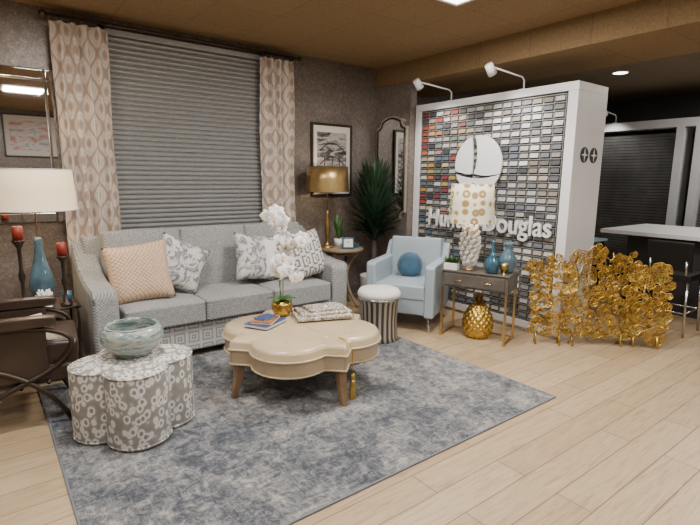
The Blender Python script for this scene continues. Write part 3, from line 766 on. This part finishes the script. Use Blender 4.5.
def sm(w,h):
    pts=[]; r=.09
    def arc(cx,cy,a0,a1,k=8):
        for i in range(k+1): a=a0+(a1-a0)*i/k; pts.append((cx+r*math.cos(a),cy+r*math.sin(a)))
    arc(w,h,-pi/2,-pi,8)
    for i in range(1,10): t=i/10; pts.append(((w-r)*(1-2*t),h+.05*math.sin(pi*t)))
    arc(-w,h,0,-pi/2,8); arc(-w,-h,pi/2,0,8)
    for i in range(1,10): t=i/10; pts.append((-(w-r)*(1-2*t),-h-.05*math.sin(pi*t)))
    arc(w,-h,pi,pi/2,8)
    return pts
extr('frame',sm(.29,.64),-.035,-.001,SILV,g,0,2,'x'); extr('glass',sm(.245,.595),-.042,-.035,MIRR,g,0,2,'x')
pts=sm(.262,.612); tube('bead_trim',[(-.038,p[0],p[1]) for p in pts+[pts[0]]],.012,BRONZE,g,6)

g=group('bevelled_mirror',(.20,WY,1.85))
box('glass',-.36,.36,-.03,-.012,-.57,.57,MIRR,g)
box('backing',-.45,.45,-.012,0,-.68,.68,BRONZE,g)
for n,x in(('strip_l',-.415),('strip_r',.415)): box(n,x-.04,x+.04,-.036,-.012,-.68,.68,MIRR,g,.012)
for n,z in(('strip_t',.63),('strip_b',-.63)): box(n,-.37,.37,-.036,-.012,z-.045,z+.045,MIRR,g,.012)
vs=[];fs=[]
for x in(-.367,.367,.452): tube_data([(x,-.034,-.68),(x,-.034,.68)],.007,6,vs,fs)
for z in(-.578,.578): tube_data([(-.45,-.034,z),(.45,-.034,z)],.007,6,vs,fs)
raw('bead',vs,fs,SILV,g,True)
g=group('abstract_painting',(1.10,YF,2.48),pi)
frame(g,1.05,.95,.03,.04,IRON); box('mat_board',-.50,.50,-.02,-.004,-.45,.45,PAPER,g)
box('canvas',-.40,.40,-.026,-.02,-.33,.33,m_abstract('abstract_paint',[(.3,(.10,.16,.28)),(.42,(.60,.62,.66)),(.5,(.78,.74,.72)),(.58,(.62,.25,.25)),(.7,(.35,.40,.48))],3.5),g)

# ---------------------------------------------------------------- left side table & items
g=group('etagere_side_table',(.34,4.45,0))
for i,(x,y) in enumerate(((-.2,-.21),(.2,-.21),(-.2,.21),(.2,.21))):
    tube('leg_%d'%i,bez((x,y,.60),(x*1.1,y*1.05,.4),(x*.85,y*.9,.2),(x*1.08,y*1.04,0),10),.011,BRONZE,g)
for n,z in(('shelf_top',.589),('shelf_mid',.32),('shelf_low',.12)):
    box(n,-.215,.215,-.22,.22,z-.008,z+.005,mat(n+'_wood',(.09,.06,.045),.25,.2,.2),g,.003)
    vs=[];fs=[]; tube_data([(-.22,-.225,z),(.22,-.225,z),(.22,.225,z),(-.22,.225,z),(-.22,-.225,z)],.009,6,vs,fs); raw(n+'_rail',vs,fs,BRONZE,g,True)
g=group('glass_table_lamp',(.345,4.52,.60))
lathe('foot',[(.075,0),(.075,.02),(.05,.03)],BRASS,g,n=28)
lathe('body',[(.045,.03),(.075,.06),(.092,.12),(.085,.19),(.06,.28),(.038,.37),(.028,.45),(.032,.50),(.02,.52)],LGLASS,g,n=36)
tube('stem',[(0,0,.52),(0,0,1.06)],.007,BRASS,g)
shade('shade',g,(0,0,.735),.295,.275,.31,SHL,56)
for i in range(3): a=i*2*pi/3+.4; tube('spider_%d'%i,[(0,0,1.02),(.275*math.cos(a),.275*math.sin(a),1.04)],.003,BRASS,g,5)
for i,(z,r) in enumerate(((.735,.2955),(1.045,.2755))): loop_tube('shade_trim_%d'%i,lambda a,r=r:r,z,.004,WHITEP,g,0,60)
bulb(g,(0,0,.88),14)
def candle(x,y,h,ch,name='candle_holder'):
    g=group(name,(x,y,.60))
    lathe('stem',[(.04,0),(.042,.012),(.014,.03),(.012,h*.4),(.024,h*.5),(.012,h*.6),(.014,h*.9),(.042,h),(.042,h+.01),(0,h+.01)],BRONZE,g,n=24)
    lathe('candle',[(.034,h+.01),(.034,h+.01+ch),(.028,h+.012+ch),(0,h+.008+ch)],RED,g,n=24); tube('wick',[(0,0,h+ch),(0,0,h+ch+.022)],.002,IRON,g,5)
candle(.205,4.285,.52,.10); candle(.475,4.285,.38,.10)
g=group('coral_ornament',(.335,4.29,.60))
vs=[];fs=[]
for i in range(16):
    a=i*2.4; e=.3+.07*i; p=[Vector((0,0,.02))]
    for k in range(5): p.append(p[-1]+Vector((math.cos(a+k*.3)*.013*math.cos(e*.7),math.sin(a+k*.3)*.013*math.cos(e*.7),.012+.016*math.sin(e*.7))))
    tube_data(p,[.013,.012,.01,.009,.008,.006],6,vs,fs)
raw('branches',vs,fs,CORAL,g,True); lathe('base',[(.045,0),(.05,.012),(.03,.03),(0,.035)],CORAL,g,n=20)
g=group('glass_votive',(.50,4.42,.60)); lathe('cup',[(.03,0),(.036,.08),(.032,.08),(.028,.01),(0,.01)],BGLASS,g,n=20)
g=group('storage_basket',(.34,4.45,.326)); lathe('basket',[(.10,0),(.13,.06),(.12,.12),(.112,.12),(.12,.06),(0,.01)],WOODB,g,n=28)

# ---------------------------------------------------------------- brown leather lounge chair (left)
g=group('brown_leather_chair',(.06,3.80,.0125),math.radians(84))
cush('seat_cushion',(0,-.07,.46),(.49,.66,.19),BROWNL,g,.03,.06,rot=(.05,0,0))
box('seat_frame',-.25,.25,-.36,.26,.26,.38,BROWNL,g,.025)
cush('back_cushion',(0,.20,.70),(.49,.19,.52),BROWNL,g,.02,.06,rot=(-.26,0,0),side=.03)
for s,n in((-1,'l'),(1,'r')):
    x=.285*s
    tube('arm_'+n,[(x,.36,.64)]+bez((x,.30,.65),(x,0,.68),(x,-.28,.66),(x,-.36,.56),10)+bez((x,-.365,.54),(x,-.38,.44),(x,-.26,.36),(x,-.10,.30),8)+bez((x,-.08,.29),(x,.05,.24),(x,.2,.16),(x,.34,.015),8),.016,BRONZE,g,10)
    tube('front_leg_'+n,bez((x,.10,.42),(x,-.08,.36),(x,-.24,.22),(x,-.33,.015),10),.016,BRONZE,g,10)
    cush('arm_pad_'+n,(x,-.03,.69),(.085,.52,.06),BROWNL,g,.008,.02)
    cush('side_panel_'+n,(x*.93,.0,.48),(.03,.46,.34),BROWNL,g,0,.012)
for i,(y,z) in enumerate(((-.22,.28),(.22,.28),(.30,.60))): tube('rail_%d'%i,[(-.285,y,z),(.285,y,z)],.012,BRONZE,g)
g=group('price_tag',(.24,3.74,.60),.5); box('card',-.04,.04,-.002,.002,-.01,.09,PAPER,g,rot=(-.4,0,0))

# ---------------------------------------------------------------- annex: counter, chair, far display
g=group('white_counter',(0,0,0))
box('top',6.35,7.7,.6,3.02,.95,1.0,WHITE,g,.006)
box('base',6.65,7.5,.8,2.8,0,.95,DARK,g)
g=group('blue_low_desk',(0,0,0)); BD=mat('pale_blue_laminate',(.30,.42,.47),.4,0,0)
box('top',6.4,7.3,3.35,4.1,.74,.77,BD,g,.004)
for i,(x,y) in enumerate(((6.45,3.4),(7.25,3.4),(6.45,4.05),(7.25,4.05))): box('leg_%d'%i,x-.02,x+.02,y-.02,y+.02,0,.74,IRON,g)
g=group('black_counter_chair',(5.92,1.98,0),math.radians(90))
cush('seat',(0,0,.62),(.44,.42,.07),IRON,g,.01,.025); cush('back',(0,.20,.84),(.42,.05,.30),IRON,g,0,.02,rot=(-.12,0,0))
for i,(x,y) in enumerate(((-.19,-.18),(.19,-.18),(-.19,.19),(.19,.19))): tube('leg_%d'%i,[(x,y,.60),(x*1.15,y*1.15,0)],.013,STEEL,g)
for i,(a,b) in enumerate((((-.2,-.19,.25),(.2,-.19,.25)),((-.2,.2,.25),(.2,.2,.25)),((-.2,-.19,.25),(-.2,.2,.25)),((.2,-.19,.25),(.2,.2,.25)))): tube('rung_%d'%i,[a,b],.009,STEEL,g)
for i,x in enumerate((-.17,.17)): tube('upright_%d'%i,[(x,.19,.60),(x,.22,.80)],.012,STEEL,g)
g=group('blind_display_partition',(0,0,0))
WG=mat('grey_white_frame',(.48,.48,.49),.5,0,0)
box('header',8.1,8.5,-1.0,4.3,2.38,2.50,WG,g)
for i,y in enumerate((4.22,2.86,2.62,1.3,0,-.95)): box('post_%d'%i,8.1,8.5,y-.05,y+.05,0,2.38,WG,g)
box('back',8.44,8.48,-1,4.3,0,2.38,DARK,g)
vs=[];fs=[]
for k in range(46):
    z=.2+k*.046
    for (ya,yb) in((2.95,4.12),(1.38,2.54),(.08,1.22)): cube(vs,fs,8.22,8.235,ya,yb,z,z+.038,.02)
raw('shade_slats',vs,fs,mat('charcoal_slats',(.17,.17,.17),.5,.1,.2),g)
spot(8.15,3.8,2.50,.4,power=26)
g=group('downlight',(6.86,3.2,H-.05)); lathe('ring',[(.09,-.012),(.10,-.004),(.10,0)],WHITE,g,n=28); lathe('lens',[(.085,-.013),(0,-.013)],TROF,g,n=28,caps=False)

# ---------------------------------------------------------------- world + camera
w=bpy.data.worlds.new('world'); bpy.context.scene.world=w; w.use_nodes=True
w.node_tree.nodes['Background'].inputs[0].default_value=(.5,.52,.55,1); w.node_tree.nodes['Background'].inputs[1].default_value=.2
yaw,pit,rol=math.radians(37.3),math.radians(9.8),math.radians(.6)
F=Vector((math.sin(yaw)*math.cos(pit),math.cos(yaw)*math.cos(pit),-math.sin(pit))); R=Vector((math.cos(yaw),-math.sin(yaw),0)); U=R.cross(F)
R2=R*math.cos(rol)+U*math.sin(rol); U2=-R*math.sin(rol)+U*math.cos(rol)
cd=bpy.data.cameras.new('camera'); cd.sensor_width=36; cd.lens=486/700*36; cd.clip_start=.05
co=bpy.data.objects.new('camera',cd); COL.objects.link(co)
Mx=Matrix.Identity(4)
for i in range(3): Mx[i][0]=R2[i];Mx[i][1]=U2[i];Mx[i][2]=-F[i]
Mx[2][3]=1.6; co.matrix_world=Mx
bpy.context.scene.camera=co
